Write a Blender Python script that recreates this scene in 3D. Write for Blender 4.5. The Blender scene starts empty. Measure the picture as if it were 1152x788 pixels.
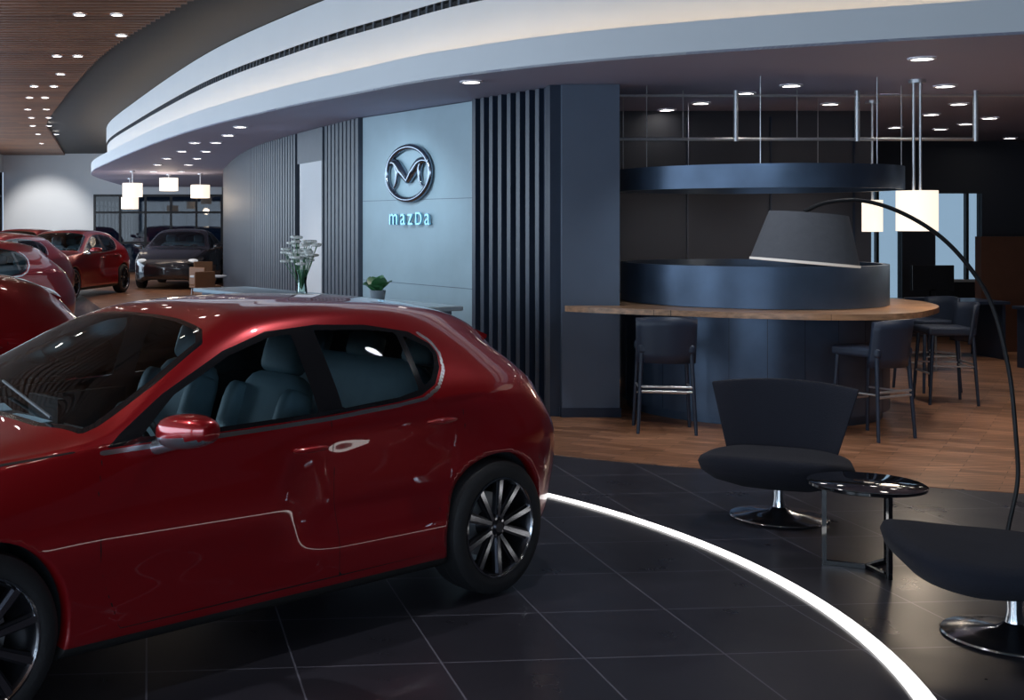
import bpy, bmesh, math, random
import numpy as np
from mathutils import Vector, Matrix
random.seed(4)
SC=bpy.context.scene
COL=SC.collection
SC.view_settings.view_transform='Standard'
SC.view_settings.look='None'
SC.view_settings.exposure=0.26

# ------------------------------------------------------------------ materials
def nmat(name):
    m=bpy.data.materials.new(name); m.use_nodes=True
    nt=m.node_tree
    b=nt.nodes.get('Principled BSDF')
    return m,nt,b
def mat(name,col,rough=.5,metal=0.,coat=0.,emit=None,es=0.,noise=0.,nscale=8.,bump=0.,spec=.5):
    m,nt,b=nmat(name)
    b.inputs['Base Color'].default_value=(*col,1)
    b.inputs['Roughness'].default_value=rough
    b.inputs['Metallic'].default_value=metal
    b.inputs['Coat Weight'].default_value=coat
    b.inputs['Specular IOR Level'].default_value=spec
    if emit:
        b.inputs['Emission Color'].default_value=(*emit,1)
        b.inputs['Emission Strength'].default_value=es
    if noise>0 or bump>0:
        tc=nt.nodes.new('ShaderNodeTexCoord')
        n=nt.nodes.new('ShaderNodeTexNoise'); n.inputs['Scale'].default_value=nscale
        n.inputs['Detail'].default_value=5
        nt.links.new(tc.outputs['Object'],n.inputs['Vector'])
        if noise>0:
            mx=nt.nodes.new('ShaderNodeMix'); mx.data_type='RGBA'
            mx.inputs[6].default_value=(*[c*(1-noise) for c in col],1)
            mx.inputs[7].default_value=(*[min(1,c*(1+noise)) for c in col],1)
            nt.links.new(n.outputs['Fac'],mx.inputs[0])
            nt.links.new(mx.outputs[2],b.inputs['Base Color'])
        if bump>0:
            bp=nt.nodes.new('ShaderNodeBump'); bp.inputs['Strength'].default_value=bump
            bp.inputs['Distance'].default_value=.01
            nt.links.new(n.outputs['Fac'],bp.inputs['Height'])
            nt.links.new(bp.outputs['Normal'],b.inputs['Normal'])
    return m

def tile_mat():
    m,nt,b=nmat('tile_floor_mat')
    tc=nt.nodes.new('ShaderNodeTexCoord')
    mp=nt.nodes.new('ShaderNodeMapping'); mp.inputs['Rotation'].default_value=(0,0,math.radians(-5))
    mp.inputs['Location'].default_value=(0.01,-.195,0)
    nt.links.new(tc.outputs['Object'],mp.inputs['Vector'])
    br=nt.nodes.new('ShaderNodeTexBrick'); br.offset=0; br.squash=1
    br.inputs['Scale'].default_value=1; br.inputs['Brick Width'].default_value=.6
    br.inputs['Row Height'].default_value=.6; br.inputs['Mortar Size'].default_value=.0042
    br.inputs['Mortar Smooth'].default_value=.15
    br.inputs['Color1'].default_value=(.030,.029,.038,1); br.inputs['Color2'].default_value=(.040,.038,.049,1)
    br.inputs['Mortar'].default_value=(.17,.165,.20,1)
    nt.links.new(mp.outputs['Vector'],br.inputs['Vector'])
    n=nt.nodes.new('ShaderNodeTexNoise'); n.inputs['Scale'].default_value=3; n.inputs['Detail'].default_value=6
    nt.links.new(tc.outputs['Object'],n.inputs['Vector'])
    mr0=nt.nodes.new('ShaderNodeMapRange'); mr0.inputs[3].default_value=.7; mr0.inputs[4].default_value=1.2
    nt.links.new(n.outputs['Fac'],mr0.inputs[0])
    mx=nt.nodes.new('ShaderNodeVectorMath'); mx.operation='SCALE'
    nt.links.new(br.outputs['Color'],mx.inputs[0]); nt.links.new(mr0.outputs[0],mx.inputs['Scale'])
    nt.links.new(mx.outputs[0],b.inputs['Base Color'])
    mr=nt.nodes.new('ShaderNodeMapRange'); mr.inputs[3].default_value=.22; mr.inputs[4].default_value=.38
    nt.links.new(n.outputs['Fac'],mr.inputs[0]); nt.links.new(mr.outputs[0],b.inputs['Roughness'])
    b.inputs['Specular IOR Level'].default_value=.42
    return m
def wood_mat(name,c1,c2,bw=.9,rh=.11,rot=0.,rough=.4,mort=(.03,.015,.008),ms=.002):
    m,nt,b=nmat(name)
    tc=nt.nodes.new('ShaderNodeTexCoord')
    mp=nt.nodes.new('ShaderNodeMapping'); mp.inputs['Rotation'].default_value=(0,0,rot)
    nt.links.new(tc.outputs['Object'],mp.inputs['Vector'])
    br=nt.nodes.new('ShaderNodeTexBrick'); br.offset=.43
    br.inputs['Scale'].default_value=1; br.inputs['Brick Width'].default_value=bw
    br.inputs['Row Height'].default_value=rh; br.inputs['Mortar Size'].default_value=ms
    br.inputs['Color1'].default_value=(*c1,1); br.inputs['Color2'].default_value=(*c2,1)
    br.inputs['Mortar'].default_value=(*mort,1)
    nt.links.new(mp.outputs['Vector'],br.inputs['Vector'])
    mp2=nt.nodes.new('ShaderNodeMapping'); mp2.inputs['Rotation'].default_value=(0,0,rot); mp2.inputs['Scale'].default_value=(2,30,30)
    nt.links.new(tc.outputs['Object'],mp2.inputs['Vector'])
    n=nt.nodes.new('ShaderNodeTexNoise'); n.inputs['Scale'].default_value=1; n.inputs['Detail'].default_value=6
    nt.links.new(mp2.outputs['Vector'],n.inputs['Vector'])
    mr=nt.nodes.new('ShaderNodeMapRange'); mr.inputs[1].default_value=.3; mr.inputs[2].default_value=.7
    mr.inputs[3].default_value=.55; mr.inputs[4].default_value=1.25
    nt.links.new(n.outputs['Fac'],mr.inputs[0])
    mx=nt.nodes.new('ShaderNodeVectorMath'); mx.operation='SCALE'
    nt.links.new(br.outputs['Color'],mx.inputs[0]); nt.links.new(mr.outputs[0],mx.inputs['Scale'])
    nt.links.new(mx.outputs[0],b.inputs['Base Color'])
    b.inputs['Roughness'].default_value=rough
    return m
def glass_mat(name,tint=(.6,.72,.75),rough=.02,refl=1.5):
    m,nt,b=nmat(name); nt.nodes.remove(b)
    out=nt.nodes['Material Output']
    t=nt.nodes.new('ShaderNodeBsdfTransparent'); t.inputs[0].default_value=(*tint,1)
    g=nt.nodes.new('ShaderNodeBsdfGlossy'); g.inputs['Roughness'].default_value=rough
    f=nt.nodes.new('ShaderNodeFresnel'); f.inputs[0].default_value=refl
    x=nt.nodes.new('ShaderNodeMixShader')
    nt.links.new(f.outputs[0],x.inputs[0]); nt.links.new(t.outputs[0],x.inputs[1]); nt.links.new(g.outputs[0],x.inputs[2])
    nt.links.new(x.outputs[0],out.inputs[0])
    return m

M={}
M['tile']=tile_mat()
M['wood']=wood_mat('wood_floor_mat',(.46,.22,.12),(.25,.115,.058),bw=.5,rh=.11,rot=math.radians(35),rough=.38)
M['slat']=wood_mat('wood_ceiling_mat',(.27,.11,.052),(.17,.07,.035),bw=2.4,rh=.5,rough=.45)
M['barwood']=wood_mat('bar_wood_mat',(.45,.26,.15),(.40,.22,.12),bw=3,rh=.6,rough=.3)
M['white']=mat('white_plaster',(.72,.74,.77),.6,noise=.03,nscale=2)
M['lowceil']=mat('low_ceiling_paint',(.40,.40,.54),.7,noise=.03,nscale=1.5)
M['darkceil']=mat('dark_ceiling_paint',(.025,.022,.022),.7,noise=.1,nscale=2)
M['panel']=mat('blue_concrete',(.29,.40,.46),.5,noise=.22,nscale=1.8,bump=.1)
M['pillar']=mat('pillar_paint',(.105,.135,.19),.5,noise=.08,nscale=3)
M['fin']=mat('dark_fin',(.022,.034,.060),.35,noise=.15,nscale=9)
M['finback']=mat('fin_backing',(.009,.012,.020),.6,noise=.1)
M['greyfin']=mat('grey_fin',(.062,.078,.105),.45,noise=.15,nscale=9)
M['darkwall']=mat('dark_wall_paint',(.038,.041,.053),.6,noise=.12,nscale=2)
M['brownwall']=mat('brown_wall_panel',(.11,.045,.025),.5,noise=.2,nscale=6)
M['drum']=mat('bar_metal_blue',(.07,.105,.165),.34,metal=.5,noise=.35,nscale=4)
M['chrome']=mat('chrome',(.75,.78,.82),.12,metal=1.)
M['satin']=mat('satin_sign_metal',(.26,.30,.36),.2,metal=1.)
M['letters']=mat('sign_letters_blue',(.30,.60,.76),.3,metal=.6)
M['steel']=mat('brushed_steel',(.62,.64,.67),.35,metal=.8,noise=.1,nscale=40)
M['black']=mat('black_plastic',(.012,.012,.014),.45,noise=.1)
M['gloss']=mat('black_gloss',(.008,.008,.01),.06,coat=1.)
M['rubber']=mat('tyre_rubber',(.014,.014,.016),.6,bump=.2,nscale=60)
M['rimdark']=mat('rim_dark',(.06,.06,.07),.3,metal=.9)
M['rimface']=mat('rim_face',(.42,.43,.46),.14,metal=1.)
M['fabric']=mat('navy_fabric',(.008,.010,.020),.9,bump=.3,nscale=120,noise=.2)
M['stool']=mat('stool_leather',(.018,.028,.052),.45,noise=.15,nscale=20)
M['seat']=mat('seat_leather_grey_blue',(.24,.36,.42),.5,noise=.15,nscale=12,bump=.1)
M['seatdark']=mat('cabin_trim',(.05,.06,.068),.55,noise=.1)
M['lamp']=mat('downlight_glow',(1,1,1),.5,emit=(1,.93,.85),es=16)
M['lamptrim']=mat('downlight_trim',(.75,.75,.78),.4)
M['cove']=mat('cove_led',(1,1,1),.5,emit=(1,.70,.40),es=7.5)
M['floorled']=mat('floor_light_strip',(.85,.85,.85),.4,emit=(1,.98,.95),es=1.5)
M['shadeglow']=mat('glowing_shade',(.8,.75,.68),.8,emit=(1,.84,.68),es=.95)
M['shade']=mat('grey_lampshade',(.09,.09,.10),.8,noise=.12,nscale=30,bump=.2)
M['shadein']=mat('shade_lining',(.7,.66,.62),.8,emit=(1,.85,.7),es=.2)
M['leaf']=mat('leaf_green',(.05,.20,.07),.4,noise=.3,nscale=12)
M['petal']=mat('white_petal',(.85,.87,.84),.6,noise=.05)
M['pot']=mat('grey_pot',(.25,.30,.34),.35)
M['desktop']=mat('desk_top_pale',(.42,.55,.64),.25,noise=.1)
M['monitor']=mat('monitor_black',(.01,.01,.012),.2)
M['paper']=mat('window_label_paper',(.5,.7,.85),.5,noise=.1,nscale=20)
M['glass']=glass_mat('window_glass',(.85,.92,.96))
M['vglass']=glass_mat('vase_glass',(.8,.9,.88))
M['orange']=mat('tan_leather',(.30,.13,.055),.5,noise=.1)

# ------------------------------------------------------------------ helpers
def add_mesh(name,verts,faces,m=None,parent=None,smooth=False,mats=None,mi=None):
    me=bpy.data.meshes.new(name); me.from_pydata([tuple(v) for v in verts],[],faces); me.update()
    if m is not None: me.materials.append(m)
    if mats:
        for q in mats: me.materials.append(q)
    if mi is not None: me.polygons.foreach_set('material_index',mi)
    if smooth: me.polygons.foreach_set('use_smooth',[True]*len(me.polygons))
    o=bpy.data.objects.new(name,me); COL.objects.link(o)
    if parent: o.parent=parent
    return o
def empty(name,loc=(0,0,0),rot=0.,scale=1.):
    e=bpy.data.objects.new(name,None); COL.objects.link(e); e.location=loc; e.rotation_euler=(0,0,rot)
    e.scale=(scale,)*3; e.empty_display_size=.2
    return e
def bevel(o,w=.01,s=2):
    md=o.modifiers.new('bevel','BEVEL'); md.width=w; md.segments=s; md.limit_method='ANGLE'
    return o
def box(name,x0,x1,y0,y1,z0,z1,m,parent=None,bv=0.):
    v=[(x0,y0,z0),(x1,y0,z0),(x1,y1,z0),(x0,y1,z0),(x0,y0,z1),(x1,y0,z1),(x1,y1,z1),(x0,y1,z1)]
    f=[(0,3,2,1),(4,5,6,7),(0,1,5,4),(1,2,6,5),(2,3,7,6),(3,0,4,7)]
    o=add_mesh(name,v,f,m,parent)
    if bv: bevel(o,bv)
    return o
class MB:
    def __init__(s): s.v=[]; s.f=[]; s.mi=[]
    def add(s,v,f,mi=0):
        n=len(s.v); s.v+= [tuple(q) for q in v]; s.f+=[tuple(i+n for i in g) for g in f]; s.mi+=[mi]*len(f)
    def box(s,c,size,rotz=0.,mi=0,mat4=None):
        hx,hy,hz=[q/2 for q in size]
        v=[Vector((a*hx,b*hy,d*hz)) for d in(-1,1) for a,b in((-1,-1),(1,-1),(1,1),(-1,1))]
        R=mat4 if mat4 is not None else Matrix.Rotation(rotz,4,'Z')
        v=[(R@q)+Vector(c) for q in v]
        s.add(v,[(0,3,2,1),(4,5,6,7),(0,1,5,4),(1,2,6,5),(2,3,7,6),(3,0,4,7)],mi)
    def lathe(s,prof,n=32,c=(0,0,0),mi=0,M4=None):
        vs=[]
        for i in range(n):
            a=2*math.pi*i/n
            for r,z in prof:
                p=Vector((r*math.cos(a),r*math.sin(a),z))
                if M4 is not None: p=M4@p
                vs.append(p+Vector(c))
        L=len(prof); fs=[]
        for i in range(n):
            j=(i+1)%n
            for q in range(L-1):
                fs.append((i*L+q,j*L+q,j*L+q+1,i*L+q+1))
        s.add(vs,fs,mi)
    def cyl(s,p0,p1,r,n=12,mi=0,r1=None):
        p0=Vector(p0);p1=Vector(p1); d=(p1-p0); L=d.length
        if r1 is None: r1=r
        q=d.to_track_quat('Z','Y').to_matrix().to_4x4()
        s.lathe([(0,0),(r,0),(r1,L),(0,L)],n,c=p0,mi=mi,M4=q)
    def obj(s,name,mats,parent=None,smooth=False):
        if not isinstance(mats,list): mats=[mats]
        o=add_mesh(name,s.v,s.f,None,parent,smooth,mats,s.mi)
        bm=bmesh.new(); bm.from_mesh(o.data)
        bmesh.ops.remove_doubles(bm,verts=bm.verts,dist=1e-5)
        bmesh.ops.recalc_face_normals(bm,faces=bm.faces)
        bm.to_mesh(o.data); bm.free()
        if smooth:
            md=o.modifiers.new('es','EDGE_SPLIT'); md.split_angle=math.radians(38)
        return o
def catmull(P,n=8,cyclic=False):
    P=[np.array(p,float) for p in P]; out=[]; N=len(P)
    rng=range(N if cyclic else N-1)
    for i in rng:
        if cyclic: a,b,c,d=P[(i-1)%N],P[i],P[(i+1)%N],P[(i+2)%N]
        else:
            b,c=P[i],P[i+1]; a=P[i-1] if i>0 else 2*b-c; d=P[i+2] if i+2<N else 2*c-b
        for k in range(n):
            t=k/n
            out.append(.5*((2*b)+(c-a)*t+(2*a-5*b+4*c-d)*t*t+(3*b-a-3*c+d)*t**3))
    if not cyclic: out.append(P[-1])
    return [tuple(p) for p in out]
def tube(name,pts,r,m,parent=None,cyclic=False,res=3,rad=None):
    cu=bpy.data.curves.new(name,'CURVE'); cu.dimensions='3D'; cu.bevel_depth=r; cu.bevel_resolution=res
    sp=cu.splines.new('POLY'); P=catmull(pts,8,cyclic)
    sp.points.add(len(P)-1)
    for i,p in enumerate(P):
        sp.points[i].co=(p[0],p[1],p[2],1)
        if rad: sp.points[i].radius=float(np.interp(i/(len(P)-1),np.linspace(0,1,len(rad)),rad))
    sp.use_cyclic_u=cyclic; cu.use_fill_caps=True
    cu.materials.append(m)
    o=bpy.data.objects.new(name,cu); COL.objects.link(o)
    if parent:o.parent=parent
    return o
def offset(P,d):
    out=[]
    for i,p in enumerate(P):
        a=P[max(0,i-1)]; b=P[min(len(P)-1,i+1)]
        dx,dy=b[0]-a[0],b[1]-a[1]; L=math.hypot(dx,dy)
        out.append((p[0]+dy/L*d,p[1]-dx/L*d))
    return out
def vstrip(name,P,z0,z1,m,parent=None,smooth=True):
    v=[(p[0],p[1],z) for p in P for z in(z0,z1)]
    f=[(2*i,2*i+2,2*i+3,2*i+1) for i in range(len(P)-1)]
    return add_mesh(name,v,f,m,parent,smooth)
def hstrip(name,P,Q,z,m,parent=None):
    v=[]
    for p,q in zip(P,Q): v+=[(p[0],p[1],z),(q[0],q[1],z)]
    f=[(2*i,2*i+2,2*i+3,2*i+1) for i in range(len(P)-1)]
    return add_mesh(name,v,f,m,parent,True)
def slab(name,P,z0,z1,m,parent=None):
    bm=bmesh.new()
    vs=[bm.verts.new((p[0],p[1],z0)) for p in P]
    fc=bm.faces.new(vs)
    r=bmesh.ops.extrude_face_region(bm,geom=[fc])
    for e in r['geom']:
        if isinstance(e,bmesh.types.BMVert): e.co.z=z1
    bmesh.ops.triangulate(bm,faces=[f for f in bm.faces if len(f.verts)>4])
    bmesh.ops.recalc_face_normals(bm,faces=bm.faces)
    me=bpy.data.meshes.new(name); bm.to_mesh(me); bm.free(); me.materials.append(m)
    o=bpy.data.objects.new(name,me); COL.objects.link(o)
    if parent:o.parent=parent
    return o

# ------------------------------------------------------------------ room shell
XL,XR,YB,YF=-9.2,16.,45.,-7.
ZL=3.07; ZH=4.25
box('floor',XL-.2,XR+.2,YF-.2,YB+.2,-.1,0,M['tile'])
WB=catmull([(15.9,5.0),(9,6.9),(5.07,8.235),(3.185,9.1),(2.27,9.62),(1.2,10.6),(.2,12.2),(-.8,15),(-2,20),(-3.5,27),(-5.5,36),(-6.2,44.9)],8)
slab('floor_wood',WB+[(15.9,44.9)],-.02,.004,M['wood'])
C=catmull([(15.9,5.4),(11,6.7),(8,7.5),(5.21,8.40),(2.86,9.70),(1.665,11.0),(.977,12.35),(.1,14.4),(-1.18,18.3),(-2.9,25.4),(-4.2,31.5),(-4.6,36),(-4.7,44.95)],10)
slab('ceiling_low',C+[(15.9,44.95)],ZL,ZL+.02,M['lowceil'])
vstrip('trim_fascia_lower',C,ZL,ZL+.25,M['white'])
Ci=offset(C,.12); Cu=offset(C,.42)
hstrip('trim_cove_ledge',C,Ci,ZL+.25,M['white'])
vstrip('trim_cove_lip_back',Ci,ZL+.15,ZL+.25,M['white'])
hstrip('trim_cove_bottom',Ci,Cu,ZL+.15,M['white'])
hstrip('cove_light_strip',offset(C,.16),offset(C,.20),ZL+.17,M['cove'])
vstrip('trim_fascia_upper',Cu,ZL+.15,3.80,M['white'])
Cs=offset(C,.50)
hstrip('trim_vent_bottom',Cu,Cs,3.80,M['black'])
vstrip('trim_vent_back',Cs,3.80,3.87,M['black'])
hstrip('trim_vent_top',Cs,offset(C,.40),3.87,M['black'])
vstrip('trim_fascia_top',offset(C,.40),3.87,ZH+.02,M['white'])
g=MB()
for i in range(40,len(Cu)-1):
    p=Cu[i];q=Cu[i+1]; L=math.hypot(q[0]-p[0],q[1]-p[1]); n=max(1,int(L/.12))
    a=math.atan2(q[1]-p[1],q[0]-p[0])
    for k in range(n):
        t=k/n; g.box((p[0]+(q[0]-p[0])*t,p[1]+(q[1]-p[1])*t,3.835),(.03,.02,.07),a)
g.obj('vent_grille',M['greyfin'])
box('ceiling',XL-.2,XR+.2,YF-.2,YB+.2,ZH+.03,ZH+.15,M['darkceil'])
cy=sorted([(p[1],p[0]) for p in C if p[0]<8]); 
def cx(y): return np.interp(y,[a for a,b in cy],[b for a,b in cy])
g=MB(); y=-6.5
while y<44.8:
    xr=min(cx(max(y,9.))-1.15,2.)
    if y<13: xr=cx(13)-1.15
    if y>31.5: xr=cx(31.5)-1.15-(y-31.5)*.12
    g.box(((XL+.05+xr)/2,y,ZH-.01),(xr-XL-.05,.13,.06)); y+=.2
g.obj('ceiling_wood_slats',M['slat'])
box('wall_back_left',XL,-5.9,YB,YB+.2,0,ZH+.1,M['white'])
box('wall_back_header',-5.9,-1.3,YB,YB+.2,2.8,ZH+.1,M['white'])
box('wall_back_right',-1.3,XR,YB,YB+.2,0,ZH+.1,M['darkwall'])
d=empty('door_1',(-5.9,YB+.02,0))
for i in range(6):
    box('mullion',i*.92-.04,i*.92+.04,-.05,.05,0,2.8,M['black'],d)
for z in (0.05,1.05,2.15,2.76): box('rail',0,4.6,-.04,.04,z-.04,z+.04,M['black'],d)
box('pane',0,4.6,-.005,.005,0,2.8,glass_mat('door_glass',(.05,.07,.10)),d)
box('wall_right',XR,XR+.2,YF,YB,0,ZH+.1,M['darkwall'])
box('wall_front_right',3.5,XR,YF-.2,YF,0,ZH+.1,M['darkwall'])
box('wall_front_top',XL,3.5,YF-.2,YF,3.4,ZH+.1,M['darkwall'])
w=empty('window_1',(0,YF-.1,0))
for i in range(8): box('mullion',XL+.04+i*1.8-.04,XL+.04+i*1.8+.04,-.06,.06,0,3.4,M['black'],w)
box('pane',XL,3.5,-.005,.005,0,3.4,M['glass'],w)
w=empty('window_2',(XL-.1,0,0))
for i in range(27): box('mullion',-.06,.06,YF+i*2-.05,YF+i*2+.05,0,3.6,M['black'],w)
box('rail',-.05,.05,YF,YB,2.7,2.78,M['black'],w)
box('pane',-.005,.005,YF,YB,0,3.6,M['glass'],w)
box('wall_left_header',XL-.2,XL,YF,YB,3.6,ZH+.1,M['white'])

wl=catmull([(1.26,15.07),(.55,18.0),(-.015,20.9),(-.45,25),(-.8,30)],12)
vstrip('wall_feature',[(2.84+.08,11.6+.03),(2.257+.09,12.9+.04),(1.26+.09,15.07+.04)]+offset(wl,.09)[1:]+[(-.8,31),(2.0,31)],0,ZL,M['finback'],smooth=False)
def seg_box(name,a,b,depth,z0,z1,m,off=0.,parent=None):
    dx,dy=b[0]-a[0],b[1]-a[1]; L=math.hypot(dx,dy); n=(dy/L,-dx/L)
    mb=MB(); mb.box(((a[0]+b[0])/2+n[0]*(depth/2+off),(a[1]+b[1])/2+n[1]*(depth/2+off),(z0+z1)/2),(L,depth,z1-z0),math.atan2(dy,dx))
    return mb.obj(name,m,parent)
seg_box('wall_panel',(2.25,12.92),(1.27,15.05),.08,0,ZL-.01,M['panel'])
for k,z in enumerate((1.1,2.05)): seg_box('trim_panel_joint_%d'%k,(2.25,12.92),(1.27,15.05),.004,z,z+.005,M['greyfin'],off=-.003)
def fins(name,P,pitch,wid,dep,z0,z1,m,skip=None):
    g=MB(); d=[0]
    for i in range(1,len(P)): d.append(d[-1]+math.dist(P[i],P[i-1]))
    s=pitch/2
    xs=[p[0] for p in P]; ys=[p[1] for p in P]
    while s<d[-1]:
        x=np.interp(s,d,xs); y=np.interp(s,d,ys); x2=np.interp(s+.01,d,xs); y2=np.interp(s+.01,d,ys)
        if not(skip and skip[0]<y<skip[1]):
            g.box((x,y,(z0+z1)/2),(wid,dep,z1-z0),math.atan2(y2-y,x2-x))
        s+=pitch
    return g.obj(name,m)
fins('wall_slat_fins',[(2.80,11.62),(2.24,12.88)],.152,.06,.13,0,ZL-.005,M['fin'])
fins('wall_slat_fins_far',wl,.16,.11,.08,0,ZL-.005,M['greyfin'],skip=(16.45,17.85))
d=empty('door_2',(0,0,0))
seg_box('leaf',(.915,16.55),(.66,17.6),.06,0,2.62,M['white'],off=-.07,parent=d)
seg_box('frame',(.935,16.47),(.925,16.55),.10,0,2.68,M['greyfin'],off=-.08,parent=d)
seg_box('frame_top',(.93,16.47),(.64,17.7),.10,2.62,ZL-.01,M['greyfin'],off=-.08,parent=d)
box('wall_pillar',2.80,3.33,11.45,14.2,0,ZL-.002,M['pillar'])
box('baseboard_pillar',2.79,3.34,11.435,11.5,0.005,.09,M['fin'])
box('trim_pillar',2.70,2.80,11.5,11.75,0,ZL-.002,M['fin'])
box('wall_bar_back',3.33,7.0,14.2,14.4,0,ZL-.002,M['darkwall'])
g=MB()
for x in (3.95,4.9,5.85,6.8): g.box((x,14.19,1.5),(.02,.02,3.0))
g.obj('trim_bar_back',M['fin'])
YW=19.5
wm=M['darkwall']
for nm,x0,x1,z0,z1 in [('a',7.0,9.35,0,ZL),('b',9.35,10.1,0,.4),('c',9.35,10.1,2.35,ZL),('d',10.1,10.62,0,ZL),('e',10.62,11.35,0,.9),('f',10.62,11.35,2.25,ZL),('g',11.35,XR,0,ZL)]:
    box('wall_lounge_'+nm,x0,x1,YW,YW+.15,z0,z1-.002,wm)
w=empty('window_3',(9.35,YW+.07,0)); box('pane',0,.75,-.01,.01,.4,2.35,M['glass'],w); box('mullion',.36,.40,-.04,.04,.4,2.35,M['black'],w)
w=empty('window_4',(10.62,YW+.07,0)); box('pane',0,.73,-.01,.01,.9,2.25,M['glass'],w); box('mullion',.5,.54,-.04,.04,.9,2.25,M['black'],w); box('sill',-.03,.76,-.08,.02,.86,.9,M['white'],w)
box('wall_outside_glow',6,XR,24,24.2,0,3.0,mat('outside_wall_glow',(.6,.68,.75),.8,noise=.2,nscale=1,emit=(.5,.65,.8),es=.6))  # wall glows by itself, standing in for daylight behind the lounge windows
box('wall_brown_panel',10.0,13.6,17.2,17.35,0.,1.60,M['brownwall'])
box('wall_lounge_side',13.6,13.8,8,19.5,0,ZL-.002,M['darkwall'])

cxr,cyr,rr=-1.76,5.75,4.4
N=200
v=[];f=[]
for i in range(N):
    a=2*math.pi*i/N
    for r in (rr-.042,rr+.042): v.append((cxr+r*math.cos(a),cyr+r*math.sin(a),.006))
for i in range(N):
    j=(i+1)%N; f.append((2*i,2*i+1,2*j+1,2*j))
add_mesh('floor_light_strip',v,f,M['floorled'])

# ------------------------------------------------------------------ downlights
def downlights(name,L,z,r=.075):
    g=MB()
    for x,y in L:
        g.lathe([(r*1.35,0),(r*1.35,-.012),(r*1.05,-.015),(r,-.004)],20,(x,y,z),1)
        g.lathe([(0,-.006),(r,-.006)],20,(x,y,z),0)
    return g.obj(name,[M['lamp'],M['lamptrim']])
LD=[(1.92,11.2),(5.13,9.61),(6.38,11.55),(4.93,11.5),(6.12,13.3),(7.49,13.3),(4.7,13.2),(4.78,12.2),(6.27,12.4),(4.6,14.0),(8.88,15.1),(9.27,16.9),(8.5,16.6),(11.3,18.7),(9.1,16.0),(7.9,14.6),(8.2,11.9),(10,14.2),
    (-.23,16.5),(-.43,18.1),(-.66,19.8),(-.92,22.2),(-1.2,24.7),(-1.52,27.4),(-1.0,19.8),(-1.35,22.2),(-1.8,24.7),(-2.2,27.4),(-2.6,31),(-1.9,31)]
downlights('ceiling_downlights',LD,ZL-.001)
HD=[(-2.06,14.4),(-1.63,14.4),(-1.75,16),(-2.9,18),(-2.6,18),(-3.2,20.2),(-3.95,22),(-3.6,22),(-4.4,24),(-4.1,24),(-4.9,26.5),(-4.5,26.5),(-5.2,28.6),(-4.8,28.6),(-5.6,31),(-5.2,31),(-6,34),(-5.5,34),(-6.6,38),
    (-3.5,12),(-3.2,12),(-4,9),(-3.7,9),(-3.2,6),(-2.9,6),(-1.,3.),(-.7,3.),(-3,2),(0,0),(.3,0),(-1.2,8.5),(-.9,8.5),(-1,11),(-.7,11),(-1.,5.8),(-.7,5.8),(-2.7,-2),(0,-3),
    (1.8,1),(2.1,1),(1.6,3.6),(1.9,3.6),(3.8,.5),(4.1,.5),(4.0,3),(4.3,3),(2.6,-2.5),(2.9,-2.5)]
downlights('ceiling_downlights_high',HD,ZH-.042,.06)

# ------------------------------------------------------------------ bar
bar=empty('bar_counter',(4.75,12.0,0))
g=MB(); R=1.2
g.lathe([(R-.06,0.005),(R-.06,.09),(R,.09),(R,.985)],96)
g.obj('drum',M['drum'],bar,True)
g=MB(); g.lathe([(R-.06,1.04),(R-.06,1.41),(R,1.41),(R,1.04)],96)
g.obj('riser',M['drum'],bar,True)
g=MB()
for i in range(24):
    a=2*math.pi*i/24; g.box(((R)*math.cos(a),(R)*math.sin(a),.54),(.004,.006,.89),a)
g.obj('drum_joints',M['fin'],bar)
top=catmull([(2.84,11.40),(2.92,11.22),(3.5,10.85),(4.2,10.47),(4.85,10.3),(5.45,10.45),(5.95,10.95),(6.28,11.5),(6.42,12.2),(6.2,12.9),(5.7,13.45),(4.8,13.75),(3.9,13.4),(3.45,12.6),(3.38,11.9),(3.36,11.42)],8,True)
slab('top',[(p[0]-4.75,p[1]-12.) for p in top],.985,1.035,M['barwood'],bar)
ring=empty('hanging_bar_canopy',(4.8,12.0,0))
g=MB(); g.lathe([(1.24,2.10),(1.24,2.31),(1.28,2.31),(1.28,2.10),(1.24,2.10)],96); g.obj('band',M['drum'],ring,True)
g=MB(); g.lathe([(.3,2.30),(1.24,2.30),(1.24,2.27),(.3,2.27),(.3,2.30)],64)
g.obj('top_disc',M['darkwall'],ring)
g=MB()
for a in (200,250,300,340,40,100,150):
    x,y=1.26*math.cos(math.radians(a)),1.26*math.sin(math.radians(a)); g.cyl((x,y,2.31),(x,y,ZL),.004,6)
g.obj('wires',M['steel'],ring)
rf=empty('ceiling_rail_frame',(0,12.,0))
g=MB()
g.cyl((3.4,.0,3.02),(9.5,0,3.02),.014); g.cyl((3.4,0,2.6),(6.9,0,2.6),.016)
for x in (4.61,5.78,6.92): g.cyl((x,0,2.58),(x,0,ZL),.024)
for x in (4.1,5.2): g.cyl((x,0,2.6),(x,0,ZL),.005,6)
g.obj('rails',M['steel'],rf,True)

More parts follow.
